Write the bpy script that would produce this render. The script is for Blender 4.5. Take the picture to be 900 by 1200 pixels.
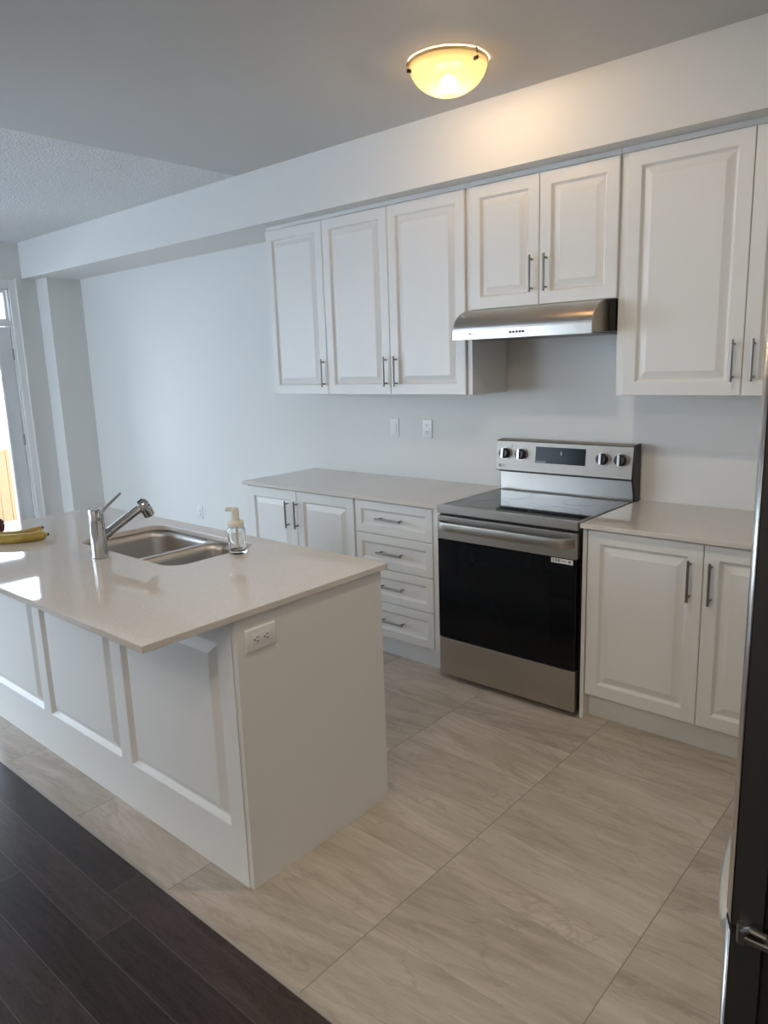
import bpy, bmesh, math, random
from mathutils import Vector, Matrix
random.seed(7)
PI = math.pi
for o in list(bpy.data.objects): bpy.data.objects.remove(o)
SC = bpy.context.scene
COL = SC.collection

# ------------------------------------------------------------------ camera
CAM_LOC = Vector((2.16634, -3.49480, 1.61328))
YAW, PIT, ROL, FPX = 41.4358, -11.4658, -1.8914, 858.85
def cam_axes():
    y, p, r_ = math.radians(YAW), math.radians(PIT), math.radians(ROL)
    f = Vector((math.sin(-y)*math.cos(p), math.cos(y)*math.cos(p), math.sin(p)))
    r = f.cross(Vector((0, 0, 1))).normalized(); u = r.cross(f)
    return r*math.cos(r_)+u*math.sin(r_), -r*math.sin(r_)+u*math.cos(r_), f
cd = bpy.data.cameras.new('camera'); cam = bpy.data.objects.new('camera', cd); COL.objects.link(cam)
R_, U_, F_ = cam_axes()
cam.matrix_world = Matrix(((R_.x, U_.x, -F_.x, CAM_LOC.x), (R_.y, U_.y, -F_.y, CAM_LOC.y), (R_.z, U_.z, -F_.z, CAM_LOC.z), (0, 0, 0, 1)))
cd.sensor_fit = 'VERTICAL'; cd.sensor_height = 24; cd.lens = FPX/1200*24
cd.clip_start = .03; cd.clip_end = 200
SC.camera = cam

# ------------------------------------------------------------------ world, exposure
SKY_COL, SKY_STR = (.75, .88, 1.08), 11.4
w = bpy.data.worlds.new('overcast_sky'); SC.world = w; w.use_nodes = True
bg = w.node_tree.nodes['Background']; bg.inputs[0].default_value = (*SKY_COL, 1); bg.inputs[1].default_value = SKY_STR
vs = SC.view_settings
vs.view_transform = 'Standard'; vs.look = 'None'; vs.gamma = 1; vs.use_curve_mapping = False; vs.exposure = 0.12
LAMP_W, LAMP_COL = 88, (1.0, .70, .43)
FILL_W, FILL_COL = 11, (1.0, .875, .71)  # power and tint of the added ceiling fill lights

XL, XR, YB, ZC = -4.774, 2.66, -5.8, 2.7665      # room: window wall, fridge wall, wall behind the camera, ceiling
def portal(name, loc, rot, sx, sy):
    l = bpy.data.lights.new(name, 'AREA'); l.shape = 'RECTANGLE'; l.size = sx; l.size_y = sy
    l.cycles.is_portal = True
    o = bpy.data.objects.new(name, l); COL.objects.link(o); o.location = loc; o.rotation_euler = rot
# openings of the room: (wall, a0, a1, z0, z1)
DOOR = (-1.50, -.566, 0.0, 2.06)
TRANS = (-1.50, -.566, 2.085, 2.375)
WIN2 = (-4.9, -2.9, .6, 2.35)
WIN3 = (-4.7, -2.5, .4, 2.4)      # living-room window in the wall behind the camera, x range
portal('daylight_portal', (XL-.12, (DOOR[0]+DOOR[1])/2, 1.19), (0, -PI/2, 0), 2.38, .93)
portal('daylight_portal', (XL-.12, (WIN2[0]+WIN2[1])/2, 1.475), (0, -PI/2, 0), 1.75, 2.0)
portal('daylight_portal', ((WIN3[0]+WIN3[1])/2, YB-.12, (WIN3[2]+WIN3[3])/2), (PI/2, 0, 0), WIN3[1]-WIN3[0], WIN3[3]-WIN3[2])

# ------------------------------------------------------------------ materials
MATS = {}
def mat(name, col=(.8, .8, .8), rough=.5, metal=0., **kw):
    if name in MATS: return MATS[name]
    m = bpy.data.materials.new(name); m.use_nodes = True
    b = m.node_tree.nodes['Principled BSDF']
    b.inputs['Base Color'].default_value = (*col, 1); b.inputs['Roughness'].default_value = rough; b.inputs['Metallic'].default_value = metal
    for k, v in kw.items(): b.inputs[k].default_value = v
    MATS[name] = m
    return m
class NT:
    """small helper to write node trees"""
    def __init__(s, m): s.t = m.node_tree; s.b = s.t.nodes.get('Principled BSDF')
    def n(s, typ, **kw):
        x = s.t.nodes.new(typ)
        for k, v in kw.items(): setattr(x, k, v)
        return x
    def l(s, a, b): s.t.links.new(a, b)
    def math(s, op, a, b=None, c=None):
        x = s.n('ShaderNodeMath', operation=op)
        for i, v in enumerate((a, b, c)):
            if v is None: continue
            if isinstance(v, (int, float)): x.inputs[i].default_value = v
            else: s.l(v, x.inputs[i])
        return x.outputs[0]
    def comb(s, a, b, c):
        x = s.n('ShaderNodeCombineXYZ')
        for i, v in enumerate((a, b, c)):
            if isinstance(v, (int, float)): x.inputs[i].default_value = v
            else: s.l(v, x.inputs[i])
        return x.outputs[0]
    def xyz(s):
        tc = s.n('ShaderNodeTexCoord'); sp = s.n('ShaderNodeSeparateXYZ'); s.l(tc.outputs['Object'], sp.inputs[0]); return sp.outputs, tc.outputs['Object']
    def noise(s, vec, scale=5, detail=4, rough=.5, dist=0):
        x = s.n('ShaderNodeTexNoise'); s.l(vec, x.inputs['Vector'])
        x.inputs['Scale'].default_value = scale; x.inputs['Detail'].default_value = detail; x.inputs['Roughness'].default_value = rough; x.inputs['Distortion'].default_value = dist
        return x.outputs['Fac']
    def ramp(s, fac, stops):
        x = s.n('ShaderNodeValToRGB'); s.l(fac, x.inputs[0]); e = x.color_ramp.elements
        while len(e) < len(stops): e.new(.5)
        for i, (p, c) in enumerate(stops): e[i].position = p; e[i].color = (*c, 1)
        return x.outputs[0]
    def mix(s, fac, a, b, mode='MIX'):
        x = s.n('ShaderNodeMix', data_type='RGBA', blend_type=mode)
        for sock, v in ((x.inputs[0], fac), (x.inputs[6], a), (x.inputs[7], b)):
            if isinstance(v, (int, float)): sock.default_value = v
            elif isinstance(v, tuple): sock.default_value = (*v, 1)
            else: s.l(v, sock)
        return x.outputs[2]
    def bump(s, h, strength=.2, dist=.01):
        x = s.n('ShaderNodeBump'); s.l(h, x.inputs['Height']); x.inputs['Strength'].default_value = strength; x.inputs['Distance'].default_value = dist
        s.l(x.outputs[0], s.b.inputs['Normal'])
    def col(s, c): s.l(c, s.b.inputs['Base Color'])
    def rough(s, c): s.l(c, s.b.inputs['Roughness'])

def painted(name, col, rough, sc=260, st=.05):
    m = mat(name, col, rough); t = NT(m); p, v = t.xyz(); t.bump(t.noise(v, sc, 2), st, .002); return m
WALL = painted('wall_paint', (.74, .735, .71), .75)
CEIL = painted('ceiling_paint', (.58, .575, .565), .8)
TRIM = painted('trim_paint', (.80, .80, .79), .4)
CAB = painted('cabinet_thermofoil', (.75, .74, .71), .38, 400, .015)
POP = mat('popcorn_ceiling', (.93, .93, .93), .95)
t = NT(POP); p, v = t.xyz()
vor = t.n('ShaderNodeTexVoronoi'); t.l(v, vor.inputs['Vector']); vor.inputs['Scale'].default_value = 75
h = t.math('ADD', t.math('MULTIPLY', vor.outputs['Distance'], -1.0), t.math('MULTIPLY', t.noise(v, 60, 5, .7), 1.6)); t.bump(h, .7, .016); t.col(t.ramp(h, [(.25, (.80, .80, .80)), (.6, (.95, .95, .95))]))  # shade of the pits is also put into the colour

def tile_mat():
    m = mat('floor_tile', (.5, .45, .4), .33); t = NT(m); (X, Y, Z), v = t.xyz()
    tu = t.math('DIVIDE', t.math('SUBTRACT', X, .272), .6135); tv = t.math('DIVIDE', t.math('ADD', Y, .92), .306)
    iu, iv = t.math('FLOOR', tu), t.math('FLOOR', tv); fu, fv = t.math('FRACT', tu), t.math('FRACT', tv)
    wn = t.n('ShaderNodeTexWhiteNoise'); t.l(t.comb(iu, iv, 0), wn.inputs['Vector']); rnd = wn.outputs['Value']
    wn2 = t.n('ShaderNodeTexWhiteNoise'); t.l(t.comb(iv, iu, 4.), wn2.inputs['Vector']); rnd2 = wn2.outputs['Value']
    slope = t.math('MULTIPLY', t.math('SUBTRACT', rnd2, .5), .35)
    ys = t.math('ADD', Y, t.math('MULTIPLY', X, slope))
    vec = t.comb(t.math('MULTIPLY', X, 1.0), t.math('MULTIPLY', ys, 6.5), t.math('MULTIPLY', rnd, 40))
    n1 = t.noise(vec, 1.5, 5, .55, .6); n2 = t.noise(vec, 4.5, 6, .65, .9)
    fine = t.noise(v, 140, 3)
    c = t.ramp(n1, [(.28, (.34, .275, .21)), (.45, (.45, .385, .315)), (.56, (.53, .46, .39)), (.70, (.62, .55, .48))])
    c = t.mix(.35, c, t.ramp(n2, [(.36, (.34, .28, .22)), (.5, (.48, .41, .34)), (.66, (.66, .59, .51))]))
    c = t.mix(.10, c, t.ramp(fine, [(.3, (.33, .29, .25)), (.7, (.6, .56, .5))]))
    rid = t.math('ABSOLUTE', t.math('SUBTRACT', t.noise(t.comb(t.math('MULTIPLY', X, 1.1), t.math('MULTIPLY', ys, 4.5), t.math('MULTIPLY', rnd, 60)), 1.3, 5, .6, .8), .5))
    c = t.mix(t.ramp(rid, [(0, (.38, .38, .38)), (.022, (0, 0, 0))]), c, (.30, .245, .19))
    val = t.math('ADD', .91, t.math('MULTIPLY', rnd2, .18))
    hs = t.n('ShaderNodeHueSaturation'); t.l(c, hs.inputs['Color']); t.l(val, hs.inputs['Value']); c = hs.outputs[0]
    gu = t.math('GREATER_THAN', t.math('ABSOLUTE', t.math('SUBTRACT', fu, .5)), .5-.0016/.6135)
    gv = t.math('GREATER_THAN', t.math('ABSOLUTE', t.math('SUBTRACT', fv, .5)), .5-.0010/.306)
    g = t.math('MAXIMUM', gu, gv)
    t.col(t.mix(t.math('MAXIMUM', t.math('MULTIPLY', gu, .9), t.math('MULTIPLY', gv, .45)), c, (.22, .19, .165)))
    t.rough(t.math('ADD', .30, t.math('MULTIPLY', n2, .12)))
    t.bump(t.math('SUBTRACT', t.math('MULTIPLY', n2, .12), g), .35, .002)
    return m
TILE = tile_mat()
def wood_mat():
    m = mat('dark_oak_floor', (.03, .02, .02), .35, **{'Specular IOR Level': .32}); t = NT(m); (X, Y, Z), v = t.xyz()
    tv = t.math('DIVIDE', t.math('ADD', Y, 2.447), .127); iv = t.math('FLOOR', tv); fv = t.math('FRACT', tv)
    wn = t.n('ShaderNodeTexWhiteNoise'); t.l(t.comb(iv, 3., 0), wn.inputs['Vector'])
    tu = t.math('ADD', t.math('DIVIDE', X, 1.15), t.math('MULTIPLY', wn.outputs['Value'], 7)); iu = t.math('FLOOR', tu); fu = t.math('FRACT', tu)
    wn2 = t.n('ShaderNodeTexWhiteNoise'); t.l(t.comb(iu, iv, 1.), wn2.inputs['Vector']); rnd = wn2.outputs['Value']
    vec = t.comb(t.math('MULTIPLY', X, 1.6), t.math('MULTIPLY', Y, 22), t.math('MULTIPLY', rnd, 50))
    gr = t.noise(vec, 2.2, 7, .62, 1.2); ring = t.noise(t.comb(t.math('MULTIPLY', X, 2.2), t.math('MULTIPLY', Y, 9), t.math('MULTIPLY', rnd, 30)), 1.6, 2, .5, 2.5)
    wv = t.math('FRACT', t.math('MULTIPLY', ring, 9))
    c = t.ramp(gr, [(.3, (.016, .011, .011)), (.55, (.034, .024, .023)), (.75, (.060, .044, .042))])
    c = t.mix(t.math('MULTIPLY', wv, .35), c, (.07, .052, .05))
    hs = t.n('ShaderNodeHueSaturation'); t.l(c, hs.inputs['Color']); t.l(t.math('ADD', .75, t.math('MULTIPLY', rnd, .6)), hs.inputs['Value']); c = hs.outputs[0]
    gu = t.math('GREATER_THAN', t.math('ABSOLUTE', t.math('SUBTRACT', fu, .5)), .5-.001/1.15)
    gv = t.math('GREATER_THAN', t.math('ABSOLUTE', t.math('SUBTRACT', fv, .5)), .5-.0012/.127)
    g = t.math('MAXIMUM', gu, gv)
    t.col(t.mix(g, c, (.10, .085, .085)))
    t.rough(t.math('ADD', .27, t.math('MULTIPLY', gr, .2)))
    t.bump(t.math('SUBTRACT', t.math('ADD', gr, t.math('MULTIPLY', wv, .2)), g), .25, .002)
    return m
WOOD = wood_mat()
def quartz():
    m = mat('quartz', (.55, .51, .47), .03, **{'Specular IOR Level': .65}); t = NT(m); p, v = t.xyz()
    n = t.noise(v, 220, 2, .5); n2 = t.noise(v, 3, 3)
    c = t.ramp(n, [(.35, (.615, .565, .515)), (.5, (.66, .61, .56)), (.66, (.71, .665, .615))])
    t.col(t.mix(t.math('MULTIPLY', n2, .2), c, (.66, .61, .565)))
    return m
QUARTZ = quartz()
def brushed(name, col, rough, axis, metal=1.):
    m = mat(name, col, rough, metal); t = NT(m); (X, Y, Z), v = t.xyz()
    k = {'x': (3, 300, 300), 'y': (300, 3, 300), 'z': (300, 300, 3)}[axis]
    vec = t.comb(t.math('MULTIPLY', X, k[0]), t.math('MULTIPLY', Y, k[1]), t.math('MULTIPLY', Z, k[2]))
    n = t.noise(vec, 1, 3, .6)
    t.rough(t.math('ADD', rough-.06, t.math('MULTIPLY', n, .14))); t.bump(n, .04, .001)
    return m
STEEL = brushed('stainless_steel', (.48, .445, .405), .30, 'x')
SINKSTEEL = brushed('sink_steel', (.55, .52, .49), .40, 'y')
NICKEL = mat('brushed_nickel', (.30, .28, .26), .34, 1.)
CHROME = mat('chrome', (.60, .595, .59), .08, 1.)
BLKGLASS = mat('black_glass', (.004, .004, .006), .04)
OVENGLASS = mat('oven_glass', (.003, .004, .006), .05, **{'Specular IOR Level': .25})
BLACK = mat('black_enamel', (.012, .012, .012), .35)
RUBBER = mat('black_rubber', (.01, .01, .01), .7)
DARKSTEEL = brushed('dark_steel_side', (.022, .021, .020), .42, 'z', .0)
FRSTEEL = brushed('fridge_front_steel', (.58, .57, .55), .27, 'z')
PLASTIC = mat('white_plastic', (.78, .77, .75), .3)
CREAM = mat('cream_plastic', (.74, .70, .60), .35)
SLOT = mat('slot_dark', (.06, .055, .05), .6)
GREY = mat('print_grey', (.22, .22, .22), .5)
PRINTW = mat('print_white', (.75, .75, .73), .5)
BANANA = mat('banana_skin', (.42, .30, .055), .5)
t = NT(BANANA); p, v = t.xyz()
t.col(t.mix(t.ramp(t.noise(v, 55, 4, .6), [(.60, (0, 0, 0)), (.70, (1, 1, 1))]), t.ramp(t.noise(v, 9, 3), [(.35, (.36, .26, .05)), (.65, (.52, .39, .09))]), (.13, .075, .02)))
BANTIP = mat('banana_tip', (.018, .013, .010), .7)
APPLE = mat('apple_skin', (.10, .012, .018), .3)
CEDAR = mat('cedar_boards', (.60, .36, .15), .7)
t = NT(CEDAR); (X, Y, Z), v = t.xyz()
by = t.math('DIVIDE', Y, .14); bf = t.math('FRACT', by); wn = t.n('ShaderNodeTexWhiteNoise'); t.l(t.comb(t.math('FLOOR', by), 0, 0), wn.inputs['Vector'])
c = t.mix(wn.outputs['Value'], (.150, .075, .022), (.20, .105, .038)); c = t.mix(t.math('MULTIPLY', t.noise(t.comb(X, t.math('MULTIPLY', Y, 30), t.math('MULTIPLY', Z, 2)), 1.5, 4), .4), c, (.12, .055, .014))
t.col(c)
SNOW = mat('snow', (.85, .87, .90), .8)
BARK = mat('bark', (.08, .06, .05), .9)

def glass_mat(name, tint=(1, 1, 1), k=1.0):
    m = bpy.data.materials.new(name); m.use_nodes = True; nt = m.node_tree; nt.nodes.clear()
    o = nt.nodes.new('ShaderNodeOutputMaterial'); mx = nt.nodes.new('ShaderNodeMixShader'); tr = nt.nodes.new('ShaderNodeBsdfTransparent'); gl = nt.nodes.new('ShaderNodeBsdfGlossy'); fr = nt.nodes.new('ShaderNodeFresnel')
    tr.inputs[0].default_value = (*tint, 1); gl.inputs['Roughness'].default_value = .01; fr.inputs[0].default_value = 1.45
    nt.links.new(fr.outputs[0], mx.inputs[0]); nt.links.new(tr.outputs[0], mx.inputs[1]); nt.links.new(gl.outputs[0], mx.inputs[2]); nt.links.new(mx.outputs[0], o.inputs[0])
    return m
PANE = glass_mat('window_glass', (.96, .98, .97))
BOTTLE = mat('clear_bottle_glass', (.97, .98, .96), .02, **{'Transmission Weight': 1.0, 'IOR': 1.45})
def bowl_mat():
    m = bpy.data.materials.new('alabaster_glass'); m.use_nodes = True; nt = m.node_tree; nt.nodes.clear()
    N = nt.nodes.new; L = nt.links.new
    o = N('ShaderNodeOutputMaterial'); tr = N('ShaderNodeBsdfTransparent'); tl = N('ShaderNodeBsdfTranslucent'); gl = N('ShaderNodeBsdfGlossy')
    tr.inputs[0].default_value = (1, .97, .90, 1); tl.inputs[0].default_value = (.150, .134, .086, 1); gl.inputs['Roughness'].default_value = .1
    m1 = N('ShaderNodeMixShader'); m1.inputs[0].default_value = .80; m2 = N('ShaderNodeMixShader'); m2.inputs[0].default_value = .03
    L(tr.outputs[0], m1.inputs[1]); L(tl.outputs[0], m1.inputs[2]); L(m1.outputs[0], m2.inputs[1]); L(gl.outputs[0], m2.inputs[2]); L(m2.outputs[0], o.inputs[0])
    return m
BOWL = bowl_mat()
FILL_LENS = mat('fill_light_lens', (.9, .9, .88), .4, **{'Emission Color': (1, .86, .68, 1), 'Emission Strength': 6.0})  # glowing lens of the added ceiling fill lights
BULB = bpy.data.materials.new('lit_bulb'); BULB.use_nodes = True
b_ = BULB.node_tree.nodes['Principled BSDF']; b_.inputs['Emission Color'].default_value = (1, .78, .48, 1); b_.inputs['Emission Strength'].default_value = 45

# ------------------------------------------------------------------ mesh helpers
BEVELLED = set()
def box(bm, x0, x1, y0, y1, z0, z1, bev=0, seg=2):
    vs_ = [bm.verts.new((x, y, z)) for x in (x0, x1) for y in (y0, y1) for z in (z0, z1)]
    f = [(0, 1, 3, 2), (4, 6, 7, 5), (0, 4, 5, 1), (2, 3, 7, 6), (0, 2, 6, 4), (1, 5, 7, 3)]
    fs = [bm.faces.new([vs_[i] for i in q]) for q in f]
    if bev > 0:
        BEVELLED.add(id(bm))          # keeps the big faces flat when smoothing
        es = list({e for q in fs for e in q.edges})
        bmesh.ops.bevel(bm, geom=es, offset=bev, segments=seg, profile=.5, affect='EDGES')
def tube(bm, pts, rad, n=12, caps=True):
    """swept circle along pts; rad number or list"""
    pts = [Vector(p) for p in pts]; rings = []
    up = None
    for i, p in enumerate(pts):
        d = (pts[min(i+1, len(pts)-1)]-pts[max(i-1, 0)]).normalized()
        if up is None: up = Vector((0, 0, 1)) if abs(d.z) < .9 else Vector((1, 0, 0))
        a = d.cross(up).normalized(); b = a.cross(d).normalized(); up = b
        r = rad[i] if isinstance(rad, (list, tuple)) else rad
        rings.append([bm.verts.new(p+a*math.cos(2*PI*k/n)*r+b*math.sin(2*PI*k/n)*r) for k in range(n)])
    for A, B in zip(rings, rings[1:]):
        for k in range(n): bm.faces.new((A[k], A[(k+1) % n], B[(k+1) % n], B[k]))
    if caps:
        bm.faces.new(rings[0][::-1]); bm.faces.new(rings[-1])
def lathe(bm, c, prof, n=32, axis='z', cap0=True, cap1=True):
    """prof list of (r, h) around axis through c"""
    c = Vector(c); rings = []
    for r, h_ in prof:
        ring = []
        for k in range(n):
            a = 2*PI*k/n; u, v_ = r*math.cos(a), r*math.sin(a)
            ring.append(bm.verts.new(c+{'z': Vector((u, v_, h_)), 'y': Vector((u, h_, -v_)), 'x': Vector((h_, u, v_))}[axis]))
        rings.append(ring)
    for A, B in zip(rings, rings[1:]):
        for k in range(n): bm.faces.new((A[k], A[(k+1) % n], B[(k+1) % n], B[k]))
    if cap0: bm.faces.new(rings[0][::-1])
    if cap1: bm.faces.new(rings[-1])
def panel(bm, x0, x1, z0, z1, yb, prof):
    """slab facing -y; prof = list of (inset, protrusion from yb towards -y)"""
    loops = []
    for ins, d in prof:
        loops.append([bm.verts.new(q) for q in ((x0+ins, yb-d, z0+ins), (x1-ins, yb-d, z0+ins), (x1-ins, yb-d, z1-ins), (x0+ins, yb-d, z1-ins))])
    for A, B in zip(loops, loops[1:]):
        for k in range(4): bm.faces.new((A[k], A[(k+1) % 4], B[(k+1) % 4], B[k]))
    bm.faces.new(loops[0][::-1]); bm.faces.new(loops[-1])
def extrude_poly(bm, poly, x0, x1):
    """polygon in (y,z) extruded along x"""
    A = [bm.verts.new((x0, y, z)) for y, z in poly]; B = [bm.verts.new((x1, y, z)) for y, z in poly]; n = len(poly)
    for k in range(n): bm.faces.new((A[k], A[(k+1) % n], B[(k+1) % n], B[k]))
    bm.faces.new(A[::-1]); bm.faces.new(B)
def rrect(x0, x1, y0, y1, r, n=6):
    out = []
    for cx, cy, a0 in ((x1-r, y1-r, 0), (x0+r, y1-r, PI/2), (x0+r, y0+r, PI), (x1-r, y0+r, 1.5*PI)):
        for k in range(n+1):
            a = a0+PI/2*k/n; out.append((cx+r*math.cos(a), cy+r*math.sin(a)))
    return out
def slab_with_holes(bm, outer, holes, z0, z1):
    """flat slab with holes, all loops are (x,y) lists"""
    tops = []
    for z in (z1, z0):
        es = []; lv = []
        for lp in [outer]+holes:
            vv = [bm.verts.new((x, y, z)) for x, y in lp]; lv.append(vv)
            es += [bm.edges.new((vv[i], vv[(i+1) % len(vv)])) for i in range(len(vv))]
        bmesh.ops.triangle_fill(bm, use_beauty=True, edges=es); tops.append(lv)
    for A, B in zip(*tops):
        for k in range(len(A)): bm.faces.new((A[k], A[(k+1) % len(A)], B[(k+1) % len(A)], B[k]))
ROOTS = {}
def root_loc(o):
    while o.parent: o = o.parent
    return o.location
def obj(name, bm, m, parent=None, origin=None, smooth=True, label=None, sharp=32):
    if id(bm) in BEVELLED: BEVELLED.discard(id(bm)); sharp = min(sharp, 18)
    bmesh.ops.recalc_face_normals(bm, faces=bm.faces[:])
    me = bpy.data.meshes.new(name)
    off = Vector(root_loc(parent)) if parent else Vector(origin or (0, 0, 0))
    bmesh.ops.translate(bm, verts=bm.verts[:], vec=-off)
    bm.to_mesh(me); bm.free(); me.materials.append(m)
    if smooth:
        for p_ in me.polygons: p_.use_smooth = True
        me.set_sharp_from_angle(angle=math.radians(sharp))
    o = bpy.data.objects.new(name, me); COL.objects.link(o)
    if parent: o.parent = parent
    else: o.location = off
    if label: o['label'] = label
    return o
def B(): return bmesh.new()
def bobj(name, m, parent, *boxes, bev=0, **kw):
    bm = B()
    for q in boxes: box(bm, *q, bev=bev)
    return obj(name, bm, m, parent, **kw)
def thing(name, label, cat, loc, group=None):
    o = bpy.data.objects.new(name, None); COL.objects.link(o); o.location = loc; o.empty_display_size = .1
    o['label'] = label; o['category'] = cat
    if group: o['group'] = group
    return o
def tag(o, label, cat, group=None):
    o['label'] = label; o['category'] = cat
    if group: o['group'] = group
    return o
def struct(name, bm, m, parent=None, **kw):
    o = obj(name, bm, m, parent, **kw)
    if not parent: o['kind'] = 'structure'
    return o
def sbox(name, m, *boxes, bev=0, parent=None):
    bm = B()
    for q in boxes: box(bm, *q, bev=bev)
    return struct(name, bm, m, parent)
def text(name, s, size, loc, rot, m, parent, ext=.0004):
    cu = bpy.data.curves.new(name, 'FONT'); cu.body = s; cu.size = size; cu.extrude = ext; cu.align_x = 'CENTER'; cu.align_y = 'CENTER'
    tmp = bpy.data.objects.new(name+'_tmp', cu); COL.objects.link(tmp)
    me = bpy.data.meshes.new_from_object(tmp.evaluated_get(bpy.context.evaluated_depsgraph_get()))
    bpy.data.objects.remove(tmp)
    me.materials.clear(); me.materials.append(m)
    o = bpy.data.objects.new(name, me); COL.objects.link(o); o.parent = parent
    o.location = Vector(loc)-Vector(root_loc(parent)); o.rotation_euler = rot
    return o

# ------------------------------------------------------------------ room shell
T = .15
YW = -2.447
sbox('floor', TILE, (XL-T, XR+T, YW, T, -.1, 0))
YH, XH = -2.62, 5.6      # the right wall ends here; unseen hallway beyond added to cut bounce light
sbox('floor_wood', WOOD, (XL-T, XH+T, YB-T, YW, -.1, 0))
sbox('trim_1', mat('transition_strip', (.42, .38, .34), .35, .3), (XL, XR, YW-.006, YW+.004, 0, .003))
XTEX = -1.65
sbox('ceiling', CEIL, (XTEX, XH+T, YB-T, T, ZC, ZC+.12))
sbox('ceiling_textured', POP, (XL-T, XTEX, YB-T, T, ZC, ZC+.12))
sbox('wall_back', WALL, (XL-T, XR+T, 0, T, 0, ZC))
sbox('wall_right', WALL, (XR, XR+T, YH, 0, 0, ZC))
sbox('wall_added_hall', WALL, (XR+T, XH+T, YH, YH+T, 0, ZC), (XH, XH+T, YB-T, YH, 0, ZC))
def wall_x(name, x0, x1, y0, y1, holes):
    """wall with rectangular openings (a0,a1,z0,z1) along y"""
    bx = []; cur = y0
    cols = {}
    for a0, a1, z0, z1 in holes: cols.setdefault((a0, a1), []).append((z0, z1))
    for (a0, a1) in sorted(cols):
        bx.append((x0, x1, cur, a0, 0, ZC)); zc = 0
        for z0, z1 in sorted(cols[(a0, a1)]):
            if z0 > zc: bx.append((x0, x1, a0, a1, zc, z0))
            zc = z1
        bx.append((x0, x1, a0, a1, zc, ZC)); cur = a1
    bx.append((x0, x1, cur, y1, 0, ZC))
    return bx
sbox('wall_left', WALL, *wall_x('', XL-T, XL, YB-T, 0, [(WIN2[0], WIN2[1], WIN2[2], WIN2[3]), (DOOR[0], DOOR[1], 0, TRANS[3])]))
sbox('wall_front', WALL, *[(a, b, x0, x1, z0, z1) for (x0, x1, a, b, z0, z1) in [(q[0], q[1], q[2], q[3], q[4], q[5]) for q in wall_x('', YB-T, YB, XL, XH+T, [WIN3])]])
# bulkhead over the cabinets and pilaster in the far corner
YBK, ZBK = -.4393, 2.4601
sbox('wall_bulkhead', WALL, (XL, XR, YBK, 0, ZBK, ZC))
sbox('wall_pillar', WALL, (XL, -4.5605, -.3154, 0, 0, ZBK))
# baseboards
def baseboard(name, *q): sbox(name, TRIM, *q, bev=.003)
baseboard('baseboard_back', (-4.56, -1.56, -.014, 0, 0, .11), (-4.56, -4.546, -.3294, -.014, 0, .11), (XL, -4.546, -.3294, -.3154, 0, .11))
baseboard('baseboard_left', (XL, XL+.014, -.50, -.3294, 0, .11), (XL, XL+.014, YB, -1.57, 0, .11))
baseboard('baseboard_front', (XL, XH, YB, YB+.014, 0, .11))
baseboard('baseboard_right', (XR-.014, XR, YH, -2.45, 0, .11))
# door casing, door with glass lite, transom
CW = .07
bm = B()
box(bm, XL, XL+.018, DOOR[1]-.004, DOOR[1]+CW-.004, 0, TRANS[3]+CW, bev=.004)
box(bm, XL, XL+.018, DOOR[0]-CW, DOOR[0]+.004, 0, TRANS[3]+CW, bev=.004)
box(bm, XL, XL+.018, DOOR[0]+.004, DOOR[1]-.004, TRANS[3]-.004, TRANS[3]+CW, bev=.004)
box(bm, XL, XL+.026, DOOR[1]+CW-.016, DOOR[1]+CW+.0, 0, TRANS[3]+CW+.01, bev=.003)
box(bm, XL, XL+.026, DOOR[0]-CW, DOOR[0]+.004, TRANS[3]+CW-.004, TRANS[3]+CW+.01, bev=.003)
struct('trim_2', bm, TRIM)
bm = B()
J = .018
box(bm, XL-T, XL, DOOR[1]-J, DOOR[1], 0, TRANS[3]); box(bm, XL-T, XL, DOOR[0], DOOR[0]+J, 0, TRANS[3])
box(bm, XL-T, XL, DOOR[0], DOOR[1], TRANS[3]-J, TRANS[3]); box(bm, XL-T, XL, DOOR[0]+J, DOOR[1]-J, 2.045, 2.09)
box(bm, XL-.09, XL-.075, DOOR[1]-J-.02, DOOR[1]-J, 0, 2.045)
struct('trim_3', bm, TRIM)
DX0, DX1 = XL-.070, XL-.024
dy0, dy1, dz1 = DOOR[0]+J+.004, DOOR[1]-J-.004, 2.040
DOORPAINT = painted('door_paint', (.70, .71, .72), .35)
bm = B(); ST = .112
box(bm, DX0, DX1, dy1-ST, dy1, .008, dz1, bev=.002); box(bm, DX0, DX1, dy0, dy0+ST, .008, dz1, bev=.002)
box(bm, DX0, DX1, dy0+ST, dy1-ST, dz1-.125, dz1, bev=.002); box(bm, DX0, DX1, dy0+ST, dy1-ST, .008, .27, bev=.002)
door = struct('door_1', bm, DOORPAINT)
bm = B(); a0, a1, b0, b1 = dy0+ST, dy1-ST, .27, dz1-.125
for q in ((a0, a0+.02, b0, b1), (a1-.02, a1, b0, b1), (a0+.02, a1-.02, b0, b0+.02), (a0+.02, a1-.02, b1-.02, b1)): box(bm, DX0-.006, DX1+.008, *q, bev=.004)
obj('glass_bead', bm, TRIM, door)
bobj('glass_pane', PANE, door, (XL-.052, XL-.046, a0+.015, a1-.015, b0+.015, b1-.015))
for z in (.25, 1.03, 1.80):
    bm = B(); tube(bm, [(XL-.018, dy1+.002, z-.05), (XL-.018, dy1+.002, z+.05)], .0075, 10); obj('hinge', bm, NICKEL, door)
bm = B(); tube(bm, [(XL-.024, dy0+.06, 1.0), (XL+.03, dy0+.06, 1.0), (XL+.036, dy0+.075, 1.0), (XL+.036, dy0+.17, 1.0)], .009, 10); obj('door_handle', bm, NICKEL, door)
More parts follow.
